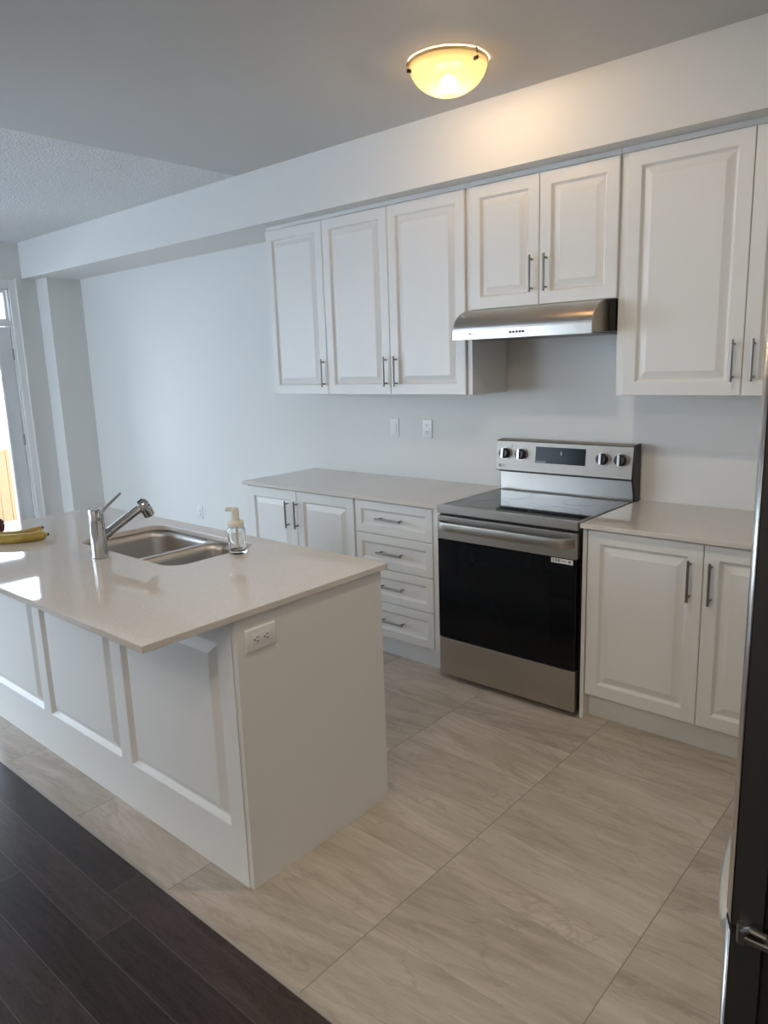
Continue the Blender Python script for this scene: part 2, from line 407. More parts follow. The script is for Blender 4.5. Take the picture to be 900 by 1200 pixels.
def window(name, wall, a0, a1, z0, z1, mull=(), f_=.045):
    """sash frame + pane; wall 'x' at XL, 'y' at YB"""
    def q(d0, d1, a, b, c, d): return (XL-d1, XL-d0, a, b, c, d) if wall == 'x' else (a, b, YB-d1, YB-d0, c, d)
    bm = B()
    for s in ((a0, a0+f_, z0, z1), (a1-f_, a1, z0, z1), (a0+f_, a1-f_, z0, z0+f_), (a0+f_, a1-f_, z1-f_, z1)): box(bm, *q(.04, .11, *s), bev=.003)
    for m_ in mull: box(bm, *q(.04, .11, m_-.03, m_+.03, z0+f_, z1-f_), bev=.003)
    o = struct(name, bm, TRIM)
    bobj('glass_pane', PANE, o, q(.07, .076, a0+.012, a1-.012, z0+.012, z1-.012))
    return o
window('window_1', 'x', DOOR[0]+J, DOOR[1]-J, 2.09, TRANS[3]-J, f_=.022)
window('window_2', 'x', *WIN2, mull=((WIN2[0]+WIN2[1])/2,))
window('window_3', 'y', *WIN3, mull=(-3.6,))
def casing(name, wall, a0, a1, z0, z1):
    def q(a, b, c, d): return (XL, XL+.018, a, b, c, d) if wall == 'x' else (a, b, YB, YB+.018, c, d)
    sbox(name, TRIM, q(a0-CW, a0, z0-CW, z1+CW), q(a1, a1+CW, z0-CW, z1+CW), q(a0, a1, z0-CW, z0), q(a0, a1, z1, z1+CW), bev=.003)
casing('trim_4', 'x', *WIN2); casing('trim_5', 'y', *WIN3)
# ---- outdoors seen through the glass door
sbox('ground_snow', SNOW, (-60, XL-T-.01, -50, 50, -1.0, -.9), (XL-T-.01, 40, -50, YB-T-.01, -1.0, -.9))
fn = thing('garden_fence', 'light cedar board fence standing in the snow outside the glass door', 'fence', (-9.0, 0, -.9))
bm = B(); y = -6.0
while y < 6:
    box(bm, -9.0, -8.975, y, y+.135, -.85, .57, bev=.004); y += .14
obj('board_panel', bm, CEDAR, fn)
bm = B()
for z in (-.5, .3): box(bm, -9.05, -9.0, -6, 6, z, z+.09)
obj('rail', bm, CEDAR, fn)
for k in range(6):
    y = -6+k*2.4; bobj('post', CEDAR, fn, (-9.14, -9.05, y-.045, y+.045, -.9, .5), bev=.004)
def tree(loc, hgt, seed, label):
    rg = random.Random(seed); bm = B()
    def br(p, d, L, r, lv):
        q = p+d*L*.5+Vector((rg.uniform(-.1, .1), rg.uniform(-.1, .1), 0))*L; e = p+d*L
        tube(bm, [p, q, e], [r, r*.8, r*.55], 6)
        if lv == 0: return
        for k in range(4 if lv > 1 else 5):
            tt = rg.uniform(.35, 1); s = p+(e-p)*tt
            nd = (d+Vector((rg.uniform(-1, 1), rg.uniform(-1, 1), rg.uniform(-.1, .7)))*.9).normalized()
            br(s, nd, L*rg.uniform(.5, .7), r*.5, lv-1)
    br(Vector(loc), Vector((0, 0, 1)), hgt*.5, hgt*.02, 4)
    o = obj('bare_tree', bm, BARK, None, origin=loc); tag(o, label, 'tree')
tree((-12.5, 1.5, -.9), 5.0, 3, 'bare winter tree behind the cedar fence outside the glass door')

# ------------------------------------------------------------------ cabinets
DT = .019
DOORP = [(0, 0), (0, DT-.003), (.003, DT), (.056, DT), (.0585, DT-.002), (.066, DT-.0125), (.070, DT-.0135), (.074, DT-.0125), (.098, DT-.002), (.102, DT-.001)]
DRAWP = [(0, 0), (0, DT-.003), (.003, DT), (.043, DT), (.046, DT-.0015), (.056, DT-.0105), (.060, DT-.011)]
def bar_handle(parent, x, y, z, L, vertical=True, off=.030, r=.0058):
    """bar pull on a face at y (towards -y)"""
    bm = B(); d = Vector((0, 0, 1)) if vertical else Vector((1, 0, 0)); c = Vector((x, y-off, z))
    tube(bm, [c-d*L/2, c+d*L/2], r, 12)
    for s in (-1, 1):
        q = c+d*s*(L/2-.018); tube(bm, [q+Vector((0, off, 0)), q], .0048, 10)
    return obj('handle', bm, NICKEL, parent, label='brushed nickel bar handle')
def cab_door(parent, x0, x1, z0, z1, yback, hx, hz, L=.165, name='door'):
    bm = B(); panel(bm, x0+.0012, x1-.0012, z0, z1, yback, DOORP)
    d = obj(name, bm, CAB, parent, sharp=11)
    if hx is not None: bar_handle(d, hx, yback-DT, hz, L)
    return d
def carcase(parent, x0, x1, y0, z0, z1, open_top=False):
    """hollow cabinet box, open towards -y at y0"""
    t_ = .016; bm = B()
    box(bm, x0, x0+t_, y0, -.003, z0, z1); box(bm, x1-t_, x1, y0, -.003, z0, z1)
    box(bm, x0+t_, x1-t_, y0, -.003, z0, z0+t_); box(bm, x0+t_, x1-t_, -.012, -.003, z0+t_, z1)
    if not open_top: box(bm, x0+t_, x1-t_, y0, -.012, z1-t_, z1)
    return obj('body', bm, CAB, parent)
YUB = -.3478+DT          # back of the upper doors = front of the boxes
ZU0, ZU1, ZM0 = 1.4393, 2.4334, 1.857
def upper(label, x0, x1, z0, splits, handles, fillers=(), crown=True):
    t_ = thing('upper_cabinet', label, 'cabinet', ((x0+x1)/2, 0, z0), 'white wall cabinets')
    carcase(t_, x0, x1, YUB+.001, z0, ZU1+.004)
    xs = [x0]+list(splits)+[x1]
    for (a, b), (hx, hz) in zip(zip(xs, xs[1:]), handles): cab_door(t_, a, b, z0+.001, ZU1, YUB, hx, hz)
    for a, b, zz in fillers: bobj('filler', CAB, t_, (a, b, YUB-.004, -.003, zz, ZU1+.004), bev=.001)
    bobj('top_trim', CAB, t_, (min([x0]+[q[0] for q in fillers]), max([x1]+[q[1] for q in fillers]), YUB-.010, YUB+.012, ZU1+.004, ZBK), bev=.002)
    return t_
HU = 1.567
upper('white upper cabinet with one raised-panel door, leftmost on the wall', -1.5243, -1.0244, ZU0, [], [(-1.050, HU)])
upper('white upper cabinet with two tall doors, left of the range hood', -1.0244, -.0222, ZU0, [-.5278], [(-.556, HU), (-.483, HU)], [(-.0218, .0080, ZU0)])
upper('short white two-door upper cabinet directly above the range hood', .0088, .7700, ZM0, [.3913], [(.356, 1.998), (.430, 1.998)])
upper('white upper cabinet with two tall doors, right of the range hood', .8040, 1.7870, ZU0, [1.2956], [(1.262, 1.579), (1.337, 1.579)], [(.7708, .8036, ZU0)])

YD = -.6128
YDB = YD+DT
ZD0, ZD1, ZCT = .1253, .8830, .8915
def toe(parent, x0, x1): return bobj('toe_kick', CAB, parent, (x0, x1, -.5508, -.538, 0, .118))
bc = thing('base_cabinet', 'white two-door base cabinet behind the island, left of the drawers', 'cabinet', (-1.07, 0, 0), 'white base cabinets')
carcase(bc, -1.528, -.601, YDB+.001, .118, ZCT, True); toe(bc, -1.51, -.601)
bobj('end_panel', CAB, bc, (-1.545, -1.5285, YD+.004, -.003, 0, ZCT))
cab_door(bc, -1.527, -1.0745, ZD0, ZD1, YDB, -1.147, .739, .165); cab_door(bc, -1.0745, -.602, ZD0, ZD1, YDB, -1.066, .741, .165)
dc = thing('drawer_cabinet', 'white base cabinet with a stack of four drawers, left of the range', 'cabinet', (-.32, 0, 0), 'white base cabinets')
carcase(dc, -.5985, -.053, YDB+.001, .118, ZCT, True); toe(dc, -.5985, -.004)
bobj('filler', CAB, dc, (-.0515, -.004, YD+.004, -.02, .118, ZCT), bev=.001)
for z0, z1 in ((.704, .883), (.514, .701), (.324, .511), (.1253, .321)):
    bm = B(); panel(bm, -.592, -.0545, z0, z1, YDB, DRAWP); d = obj('drawer', bm, CAB, dc, sharp=11)
    bar_handle(d, -.338, YD+.0095, (z0+z1)/2, .175, False, .036)
rb = thing('base_cabinet', 'white two-door base cabinet on the right, between range and refrigerator', 'cabinet', (1.27, 0, 0), 'white base cabinets')
bobj('end_panel', CAB, rb, (.7665, .785, YD+.002, -.003, 0, ZCT), bev=.001)
carcase(rb, .7855, 1.775, YDB+.001, .118, ZCT, True); toe(rb, .7855, 1.775)
cab_door(rb, .789, 1.2737, ZD0, ZD1, YDB, 1.225, .733, .170); cab_door(rb, 1.2737, 1.774, ZD0, ZD1, YDB, 1.306, .733, .170)

# ---- worktops
def worktop(label, x0, x1, y0, y1, z0, z1, holes=()):
    bm = B()
    if holes: slab_with_holes(bm, [(x0, y0), (x1, y0), (x1, y1), (x0, y1)], list(holes), z0, z1)
    else: box(bm, x0, x1, y0, y1, z0, z1)
    bmesh.ops.recalc_face_normals(bm, faces=bm.faces[:])
    es = [e for e in bm.edges if len(e.link_faces) == 2 and e.calc_face_angle(0) > 1.2 and (not holes or abs(e.verts[0].co.z-e.verts[1].co.z) < 1e-6)]
    bmesh.ops.bevel(bm, geom=es, offset=.0022, segments=2, profile=.5, affect='EDGES')
    o = obj('countertop', bm, QUARTZ, None, origin=((x0+x1)/2, (y0+y1)/2, z0), sharp=18); return tag(o, label, 'countertop', 'quartz countertops')
worktop('beige quartz countertop over the doors and drawers left of the range', -1.5475, -.003, -.6392, -.001, .892, .913)
worktop('beige quartz countertop right of the range, next to the refrigerator', .765, 1.79, -.6392, -.001, .892, .913)

# ------------------------------------------------------------------ island
IX0, IX1, IY0, IY1, IZ = -1.5111, .4988, -2.5724, -1.596, .915
bx0, bx1, by0, by1, bz1 = -1.500, .4885, -2.2733, -1.6236, .893
isl = thing('kitchen_island', 'white kitchen island base with raised panels under the quartz top', 'island', (-.5, -1.95, 0))
bobj('end_panel', CAB, isl, (bx1-.018, bx1, by0+.004, by1, 0, bz1), bev=.001)
bobj('end_panel', CAB, isl, (bx0, bx0+.018, by0+.004, by1, 0, bz1), bev=.001)
# front panelling: one board with three raised fields
IPX = [(-1.46, -.908), (-.842, -.266), (-.194, .399)]
IPZ = (.190, .812)
ISP = [(0, 0), (.002, -.001), (.014, -.0165), (.016, -.0178), (.020, -.0175), (.050, -.0015), (.054, -.0005)]
bm = B(); yb_ = by0+.018
xs = [bx0]+[q for ab in IPX for q in ab]+[bx1-.0185]
box(bm, bx0+.0185, xs[-1], by0+.018, yb_+.006, 0, bz1)
def strip(x0, x1, z0, z1): box(bm, x0, x1, by0, by0+.018, z0, z1)
strip(bx0, xs[-1], 0, IPZ[0]); strip(bx0, xs[-1], IPZ[1], bz1)
for a, b in ((xs[0], xs[1]), (xs[2], xs[3]), (xs[4], xs[5]), (xs[6], xs[7])): strip(a, b, *IPZ)
obj('front_board', bm, CAB, isl)
for a, b in IPX:
    bm = B(); panel(bm, a, b, IPZ[0], IPZ[1], by0, [(0, -.0179), (0, 0)]+ISP[1:]); obj('raised_panel', bm, CAB, isl, sharp=11)
# working side (faces the range): doors
bobj('body', CAB, isl, (bx0+.0185, bx1-.0185, by1+.021, by1+.035, .10, bz1) if False else (bx0+.0185, bx1-.0185, by0+.026, by1-.02, .10, .116), (bx0+.0185, bx1-.0185, by1-.09, by1-.075, 0, .10))
def flip_door(x0, x1, hx):
    bm = B(); panel(bm, x0+.0015, x1-.0015, .12, .88, 0, DOORP)
    bmesh.ops.transform(bm, matrix=Matrix.Translation((x0+x1, by1-DT, 0)) @ Matrix.Rotation(PI, 4, 'Z'), verts=bm.verts[:])
    d = obj('door', bm, CAB, isl, sharp=11)
    bm = B(); c = Vector((hx, by1+.03, .74)); tube(bm, [c-Vector((0, 0, .082)), c+Vector((0, 0, .082))], .0058, 12)
    for s in (-1, 1): tube(bm, [c+Vector((0, -.03, s*.064)), c+Vector((0, 0, s*.064))], .0048, 10)
    obj('handle', bm, NICKEL, d, label='brushed nickel bar handle')
dx = (bx1-bx0-.037)/4
for k in range(4):
    a = bx0+.0185+k*dx; flip_door(a, a+dx, a+(dx-.04 if k % 2 == 0 else .04))
# worktop with the sink cut-out
SX0, SX1, SY0, SY1 = -.825, -.105, -2.088, -1.685
worktop('large beige quartz countertop of the kitchen island with the sink', IX0, IX1, IY0, IY1, .8935, IZ, [rrect(SX0, SX1, SY0, SY1, .075, 8)])
# undermount double sink
snk = thing('kitchen_sink', 'undermount stainless double bowl sink set into the island', 'sink', (-.46, -1.89, .72))
bowls = [(-.818, -.408, SY0-.004, SY1+.004), (-.378, -.112, SY0-.004, SY1+.004)]
bm = B(); hl = [rrect(*q, .07, 6) for q in bowls]
slab_with_holes(bm, [(SX0-.03, SY0-.03), (SX1+.03, SY0-.03), (SX1+.03, SY1+.03), (SX0-.03, SY1+.03)], hl, .8885, .8925)
obj('rim', bm, SINKSTEEL, snk)
for q in bowls:
    bm = B(); rings = []
    for ins, z, r in ((0, .8905, .07), (.004, .86, .07), (.010, .74, .065), (.018, .715, .058), (.035, .703, .045), (.06, .700, .03)):
        lp = rrect(q[0]+ins, q[1]-ins, q[2]+ins, q[3]-ins, r, 6); rings.append([bm.verts.new((x, y, z)) for x, y in lp])
    for A, Bq in zip(rings, rings[1:]):
        for k in range(len(A)): bm.faces.new((A[k], A[(k+1) % len(A)], Bq[(k+1) % len(A)], Bq[k]))
    bm.faces.new(rings[-1]); bw = obj('bowl', bm, SINKSTEEL, snk)
    sm = bw.modifiers.new('thickness', 'SOLIDIFY'); sm.thickness = .0015; sm.offset = 1
    bm = B(); lathe(bm, ((q[0]+q[1])/2, (q[2]+q[3])/2, .7005), [(.045, 0), (.045, .003), (.038, .004), (.030, .001), (.012, .0015)], 24); obj('drain', bm, CHROME, bw)

# faucet
FX, FY = -.465, -2.168
fa = thing('kitchen_faucet', 'chrome single lever pull-out faucet standing in front of the sink', 'faucet', (FX, FY, IZ))
bm = B(); lathe(bm, (FX, FY, IZ), [(.0325, 0), (.0325, .004), (.0305, .006), (.0290, .08), (.0275, .140), (.0275, .1415)], 32); obj('body', bm, CHROME, fa)
bm = B(); lathe(bm, (FX, FY, IZ), [(.0262, .1415), (.0262, .144), (.0275, .145), (.0275, .186), (.0255, .190), (.020, .192)], 32); cap = obj('lever_cap', bm, CHROME, fa)
bm = B(); tube(bm, [(FX, FY+.018, IZ+.172), (FX, FY+.05, IZ+.197), (FX, FY+.108, IZ+.236)], [.0058, .0054, .0046], 10); obj('lever', bm, CHROME, cap)
bm = B(); s0 = Vector((FX, FY+.012, IZ+.078)); s1 = Vector((FX, FY+.178, IZ+.162)); sd = (s1-s0).normalized()
tube(bm, [s0, s0+sd*.035, s0+sd*.038, s1], [.0195, .0195, .0165, .0170], 24); sp = obj('spout', bm, CHROME, fa)
bm = B(); tube(bm, [s1, s1+sd*.004, s1+sd*.030, s1+sd*.040, s1+sd*.046], [.0170, .0235, .0245, .0225, .014], 24)
hd = s1+sd*.022; tube(bm, [hd, hd+Vector((0, .016, -.020)), hd+Vector((0, .026, -.042))], [.0235, .0235, .0225], 24); sh = obj('spray_head', bm, CHROME, sp)
bm = B(); hh = hd+Vector((0, .0265, -.0432)); tube(bm, [hh, hh+Vector((0, .0008, -.0018))], .0175, 20); obj('nozzle', bm, RUBBER, sh)
bm = B(); box(bm, FX-.006, FX+.006, -.012, .012, -.003, .002, bev=.002)
n_ = sd.cross(Vector((1, 0, 0))).normalized(); n_ = n_ if n_.z > 0 else -n_
Mx = Matrix(((1, 0, 0, 0), (0, sd.y, n_.y, (s1+sd*.022+n_*.0242).y), (0, sd.z, n_.z, (s1+sd*.022+n_*.0242).z), (0, 0, 0, 1)))
bmesh.ops.transform(bm, matrix=Mx, verts=bm.verts[:]); obj('spray_button', bm, BLACK, sh)

# soap bottle
SO = (-.074, -1.815)
so = thing('soap_bottle', 'clear glass soap dispenser with cream pump on the island', 'soap dispenser', (*SO, IZ))
bm = B(); lathe(bm, (*SO, IZ), [(.028, 0), (.0325, .002), (.034, .006), (.034, .094), (.031, .102), (.024, .106), (.021, .107), (.0195, .104), (.029, .093), (.0305, .085), (.0305, .018), (.026, .013)], 32); obj('bottle', bm, BOTTLE, so)
bm = B(); lathe(bm, (*SO, IZ), [(.0215, .1075), (.0305, .108), (.0312, .122), (.026, .127), (.0145, .130), (.0140, .158), (.0150, .160), (.0150, .174), (.012, .177)], 28); pm = obj('pump', bm, CREAM, so)
bm = B(); tube(bm, [(SO[0], SO[1], IZ+.168), (SO[0]-.018, SO[1]-.010, IZ+.172), (SO[0]-.030, SO[1]-.017, IZ+.171), (SO[0]-.034, SO[1]-.019, IZ+.165)], [.009, .008, .0065, .005], 12); obj('nozzle', bm, CREAM, pm)
bm = B(); tube(bm, [(SO[0], SO[1], IZ+.107), (SO[0]+.004, SO[1], IZ+.06), (SO[0]+.012, SO[1]-.004, IZ+.016)], .0035, 8); obj('dip_tube', bm, CREAM, pm)

# fruit
def banana(label, pts, r0=.019):
    pts = [Vector(p) for p in pts]
    # Catmull-Rom resample
    P = [pts[0]*2-pts[1]]+pts+[pts[-1]*2-pts[-2]]; out = []
    for i in range(1, len(P)-2):
        for k in range(6):
            s = k/6; a, b, c, d = P[i-1:i+3]
            out.append(.5*((2*b)+(c-a)*s+(2*a-5*b+4*c-d)*s*s+(3*b-a-3*c+d)*s**3))
    out.append(pts[-1]); n = len(out)
    rad = [max(.0065, r0*min(1, (i/(n-1)/.16+.25) if i/(n-1) < .16 else 1, ((1-i/(n-1))/.22+.35))) for i in range(n)]
    o = thing('banana', label, 'banana', tuple(out[n//2]-Vector((0, 0, r0))), 'bananas on the island')
    bm = B(); tube(bm, out, rad, 10); obj('peel', bm, BANANA, o)
    d0 = (out[0]-out[1]).normalized(); d1 = (out[-1]-out[-2]).normalized()
    bm = B(); tube(bm, [out[0]-d0*.002, out[0]+d0*.004, out[0]+d0*.007], [.0072, .0066, .004], 10); obj('tip', bm, BANTIP, o, label='dark dried blossom tip')
    bm = B(); tube(bm, [out[-1]-d1*.002, out[-1]+d1*.012, out[-1]+d1*.024], [.0068, .006, .007], 10); obj('stem', bm, BANTIP, o, label='brown stem')
    return o
zb = IZ+.0195
banana('banana lying nearest to the front edge of the island counter', [(-.985, -2.135, zb), (-.985, -2.180, zb), (-1.01, -2.245, zb), (-1.065, -2.30, zb), (-1.13, -2.335, zb+.004)], .0195)
banana('banana lying behind the other one, next to the dark red apple', [(-1.085, -2.112, zb+.012), (-1.075, -2.150, zb+.004), (-1.085, -2.205, zb), (-1.125, -2.262, zb), (-1.18, -2.31, zb+.004)], .0185)
ap = thing('apple', 'dark red apple beside the bananas on the island', 'apple', (-1.30, -2.225, IZ))
bm = B(); lathe(bm, (-1.30, -2.225, IZ), [(.012, .002), (.024, .0), (.036, .012), (.040, .032), (.037, .052), (.026, .066), (.012, .067), (.004, .060)], 28); obj('flesh', bm, APPLE, ap)
bm = B(); tube(bm, [(-1.30, -2.225, IZ+.058), (-1.298, -2.223, IZ+.072), (-1.293, -2.221, IZ+.080)], .0018, 8); obj('stem', bm, BARK, ap)

# ------------------------------------------------------------------ range
rg = thing('kitchen_range', 'stainless freestanding electric range with black glass oven door', 'range', (.3785, -.33, 0))
rx0, rx1, ry = .002, .757, -.642
bm = B(); box(bm, rx0+.002, rx1, -.600, -.022, .035, .895); obj('body', bm, BLACK, rg)
for sx in (rx0+.05, rx1-.05):
    for sy in (-.56, -.08):
        bm = B(); lathe(bm, (sx, sy, 0), [(.018, 0), (.018, .010), (.010, .012), (.010, .036)], 16); obj('foot', bm, RUBBER, rg)
# cooktop: steel front trim and side rims with a black glass plate
bm = B(); box(bm, rx0, rx1, ry-.004, ry+.030, .878, .9156, bev=.003); box(bm, rx0, rx0+.010, ry+.030, -.095, .896, .9156, bev=.002); box(bm, rx1-.010, rx1, ry+.030, -.095, .896, .9156, bev=.002); box(bm, rx0+.010, rx1-.010, -.105, -.095, .896, .9156, bev=.002)
ct = obj('cooktop_frame', bm, STEEL, rg)
bobj('cooktop_glass', BLKGLASS, rg, (rx0+.0105, rx1-.0105, ry+.0305, -.1055, .897, .9142))
for cx_, cy_, r_ in ((.20, -.48, .10), (.56, -.48, .12), (.20, -.22, .085), (.56, -.22, .085)):
    bm = B(); n = 48
    A = [bm.verts.new((cx_+r_*math.cos(2*PI*k/n), cy_+r_*math.sin(2*PI*k/n), .9145)) for k in range(n)]; Bv = [bm.verts.new((cx_+(r_-.003)*math.cos(2*PI*k/n), cy_+(r_-.003)*math.sin(2*PI*k/n), .9145)) for k in range(n)]
    for k in range(n): bm.faces.new((A[k], A[(k+1) % n], Bv[(k+1) % n], Bv[k]))
    obj('burner_ring', bm, mat('burner_print', (.03, .03, .03), .2), rg)
# oven door
bm = B(); box(bm, rx0, rx1-.004, ry, -.602, .232, .747, bev=.002); od = obj('oven_door', bm, OVENGLASS, rg)
bm = B(); box(bm, rx0, rx1-.004, ry-.002, -.602, .7475, .866, bev=.003); bd = obj('door_band', bm, STEEL, od)
bm = B(); box(bm, .13, .63, ry-.0006, ry+.002, .33, .66); obj('viewing_window', bm, mat('oven_window', (.005, .006, .008), .06, **{'Specular IOR Level': .2}), od)
# towel-bar handle: flat bowed bar
bm = B(); n = 28; sec = []
for k in range(n+1):
    s = k/n; x = rx0+.004+(rx1-rx0-.020)*s; o_ = .040*min(1, (min(s, 1-s)/.075))**.55; yy = ry-.002-o_; wv_ = .010
    prof = [(yy, .798), (yy-.004, .803), (yy-.006, .820), (yy-.003, .840), (yy+.003, .843), (yy+wv_, .840), (yy+wv_, .800)]
    sec.append([bm.verts.new((x, min(py_, ry-.001), pz)) for py_, pz in prof])
for A, Bv in zip(sec, sec[1:]):
    for k in range(7): bm.faces.new((A[k], A[(k+1) % 7], Bv[(k+1) % 7], Bv[k]))
bm.faces.new(sec[0]); bm.faces.new(sec[-1]); obj('handle', bm, STEEL, od)
st = bobj('sticker', PRINTW, od, (.632, .738, ry-.0010, ry-.0004, .722, .744), label='small white sticker with dark marks')
bm = B()
for a, b in ((.640, .644), (.652, .660), (.665, .675), (.716, .728)): box(bm, a, b, ry-.0014, ry-.0010, .728, .740)
for k in range(4): box(bm, .680+k*.008, .685+k*.008, ry-.0014, ry-.0010, .731, .737)
obj('printing', bm, GREY, st)
bm = B(); box(bm, rx0, rx1-.004, ry, -.602, .030, .228, bev=.003); obj('storage_drawer', bm, STEEL, rg)
# backguard
bm = B(); extrude_poly(bm, [(-.022, .90), (-.060, .90), (-.062, 1.012), (-.022, 1.012)], rx0+.004, rx1-.003); obj('riser', bm, STEEL, rg)
pt = [(-.024, 1.022), (-.100, 1.022), (-.103, 1.027), (-.086, 1.180), (-.080, 1.186), (-.024, 1.190)]
bm = B(); extrude_poly(bm, pt, -.002, .762); cp = obj('control_panel', bm, brushed('panel_steel', (.37, .335, .295), .48, 'x'), rg)
bm = B(); extrude_poly(bm, [(-.020, .905), (-.066, .905), (-.104, 1.024), (-.084, 1.190), (-.020, 1.194)], .7625, .772); obj('end_cap', bm, BLACK, rg)
bm = B(); box(bm, .004, .760, -.074, -.024, 1.0125, 1.0215); obj('gap_strip', bm, BLACK, rg)  # black strip filling the gap under the control panel
tl = math.atan2(.017, .153)          # tilt of the control face
def on_face(x, z, d=0.): 
    y = -.103+(z-1.027)*.017/.153; return Vector((x, y-d*math.cos(tl), z+d*math.sin(tl)))
def face_box(bm, x0, x1, z0, z1, d0, d1, bev=0):
    vs_ = [bm.verts.new(on_face(x, z, d)) for x in (x0, x1) for d in (d0, d1) for z in (z0, z1)]
    for q in [(0, 1, 3, 2), (4, 6, 7, 5), (0, 4, 5, 1), (2, 3, 7, 6), (0, 2, 6, 4), (1, 5, 7, 3)]: bm.faces.new([vs_[i] for i in q])
bm = B(); face_box(bm, .238, .520, 1.076, 1.160, -.001, .0012); dp = obj('display', bm, mat('display_glass', (.012, .015, .020), .15, **{'Specular IOR Level': .12}), cp)
bm = B(); face_box(bm, .240, .300, 1.079, 1.088, .0012, .0015); 
obj('display_print', bm, GREY, dp)
rotf = (PI/2-tl, 0, 0)
text('clock_digits', '5', .022, on_face(.385, 1.130, .0014), rotf, PRINTW, dp)
for kx in (.056, .154, .612, .706):
    c = on_face(kx, 1.116); nrm = Vector((0, -math.cos(tl), math.sin(tl)))
    bm = B(); tube(bm, [c-nrm*.001, c+nrm*.004, c+nrm*.0045], [.034, .034, .031], 32); bz = obj('knob_base', bm, STEEL, cp)
    bm = B(); tube(bm, [c+nrm*.0045, c+nrm*.010, c+nrm*.028, c+nrm*.031], [.029, .0285, .0262, .023], 32); kb = obj('knob', bm, BLACK, bz)
    bm = B(); up_ = Vector((0, math.sin(tl), math.cos(tl))); cc = c+nrm*.034
    xx = Vector((1, 0, 0)); vsx = []
    for dx_, du, dn in [(-.007, -.025, -.003), (.007, -.025, -.003), (.007, .025, -.003), (-.007, .025, -.003), (-.006, -.024, .007), (.006, -.024, .007), (.006, .024, .007), (-.006, .024, .007)]:
        vsx.append(bm.verts.new(cc+xx*dx_+up_*du+nrm*dn))
    for q in ((0, 1, 2, 3), (4, 5, 6, 7), (0, 1, 5, 4), (1, 2, 6, 5), (2, 3, 7, 6), (3, 0, 4, 7)): bm.faces.new([vsx[i] for i in q])
    obj('knob_grip', bm, STEEL, kb)
    bm = B(); q = on_face(kx+.038, 1.158, .0006); tube(bm, [q-nrm*.0006, q], .0045, 14); obj('burner_mark', bm, GREY, cp)
bm = B(); q = on_face(.024, 1.050, .0008); tube(bm, [q-nrm*.0008, q], .0085, 24); obj('logo', bm, GREY, cp)
text('logo', 'LG', .018, on_face(.049, 1.050, .0006), rotf, GREY, cp)
bm = B(); face_box(bm, .690, .745, 1.040, 1.043, 0, .0006); obj('model_print', bm, GREY, cp)

# ------------------------------------------------------------------ range hood
hx0, hx1 = .013, .735
ho = thing('range_hood', 'stainless under-cabinet range hood with a curved front above the range', 'range hood', ((hx0+hx1)/2, -.25, 1.709))
arc = [(-.504, 1.756)]
for k in range(1, 10):
    a = PI/2*k/9; arc.append((-.504+.155*(1-math.cos(a)) if False else -.504+.15*(1-math.cos(a)), 1.756+.099*math.sin(a)))
poly = [(-.004, 1.718), (-.498, 1.718)]+arc+[(-.004, 1.855)]
bm = B(); extrude_poly(bm, poly, hx0, hx1); obj('canopy', bm, STEEL, ho)
bm = B(); box(bm, hx0-.001, hx1+.001, -.508, -.494, 1.709, 1.757, bev=.002); lip = obj('front_lip', bm, STEEL, ho)
bm = B(); box(bm, hx0+.02, hx1-.02, -.47, -.03, 1.712, 1.718); obj('filter', bm, mat('filter_mesh', (.25, .25, .25), .4, .8), ho)
for k in range(5):
    bm = B(); x = .337+k*.0168; tube(bm, [(x, -.5075, 1.735), (x, -.5115, 1.735)], .0055, 14); obj('button', bm, BLACK, lip)
bm = B(); 
for a, b, c, d in ((.108, .118, 1.732, 1.742), (.120, .160, 1.734, 1.737)): box(bm, a, b, -.5088, -.508, c, d)
obj('logo', bm, GREY, lip)
bobj('dark_gap_block', BLACK, ho, (hx1+.0015, hx1+.030, -.34, -.004, 1.72, 1.853))  # black block put in as the darkness of the gap beside the hood

# ------------------------------------------------------------------ refrigerator
fr = thing('refrigerator', 'tall dark-sided bottom-freezer refrigerator at the right edge of the picture', 'refrigerator', (2.25, -2.0, 0))
fy0, fy1, fxf, fxb = -2.40, -1.60, 1.888, 1.944
bobj('body', DARKSTEEL, fr, (1.962, 2.62, fy0+.004, fy1-.004, .03, 1.74), bev=.004)
def fdoor(name, z0, z1):
    bm = B(); n = 24; pr = []
    for k in range(n+1):
        s = k/n; y = fy0+(fy1-fy0)*s; e = min(s, 1-s)*(fy1-fy0); rr = .012
        edge = rr-math.sqrt(max(0, rr*rr-(rr-min(e, rr))**2)); pr.append((fxf+edge-.020*(1-(2*s-1)**2), y))
    ring = [(fxb, fy0)]+pr+[(fxb, fy1)]
    A = [bm.verts.new((x, y, z0)) for x, y in ring]; Bv = [bm.verts.new((x, y, z1)) for x, y in ring]
    for k in range(len(ring)): bm.faces.new((A[k], A[(k+1) % len(ring)], Bv[(k+1) % len(ring)], Bv[k]))
    bm.faces.new(A[::-1]); bm.faces.new(Bv)
    o = obj(name, bm, DARKSTEEL, fr)
    bm = B(); pr2 = [(x-.0012, y) for x, y in pr[0:]]
    A = [bm.verts.new((x, y, z0+.001)) for x, y in pr2]; Bv = [bm.verts.new((x, y, z1-.001)) for x, y in pr2]
    for k in range(len(pr2)-1): bm.faces.new((A[k], A[k+1], Bv[k+1], Bv[k]))
    sk = obj('steel_skin', bm, FRSTEEL, o, label='brushed stainless front skin'); md = sk.modifiers.new('t', 'SOLIDIFY'); md.thickness = .001
    bobj('gasket', RUBBER, o, (fxb+.0005, 1.9615, fy0+.012, fy1-.012, z0+.008, z1-.008))
    return o
ud = fdoor('door', .732, 1.735); fd = fdoor('freezer_drawer', .06, .718)
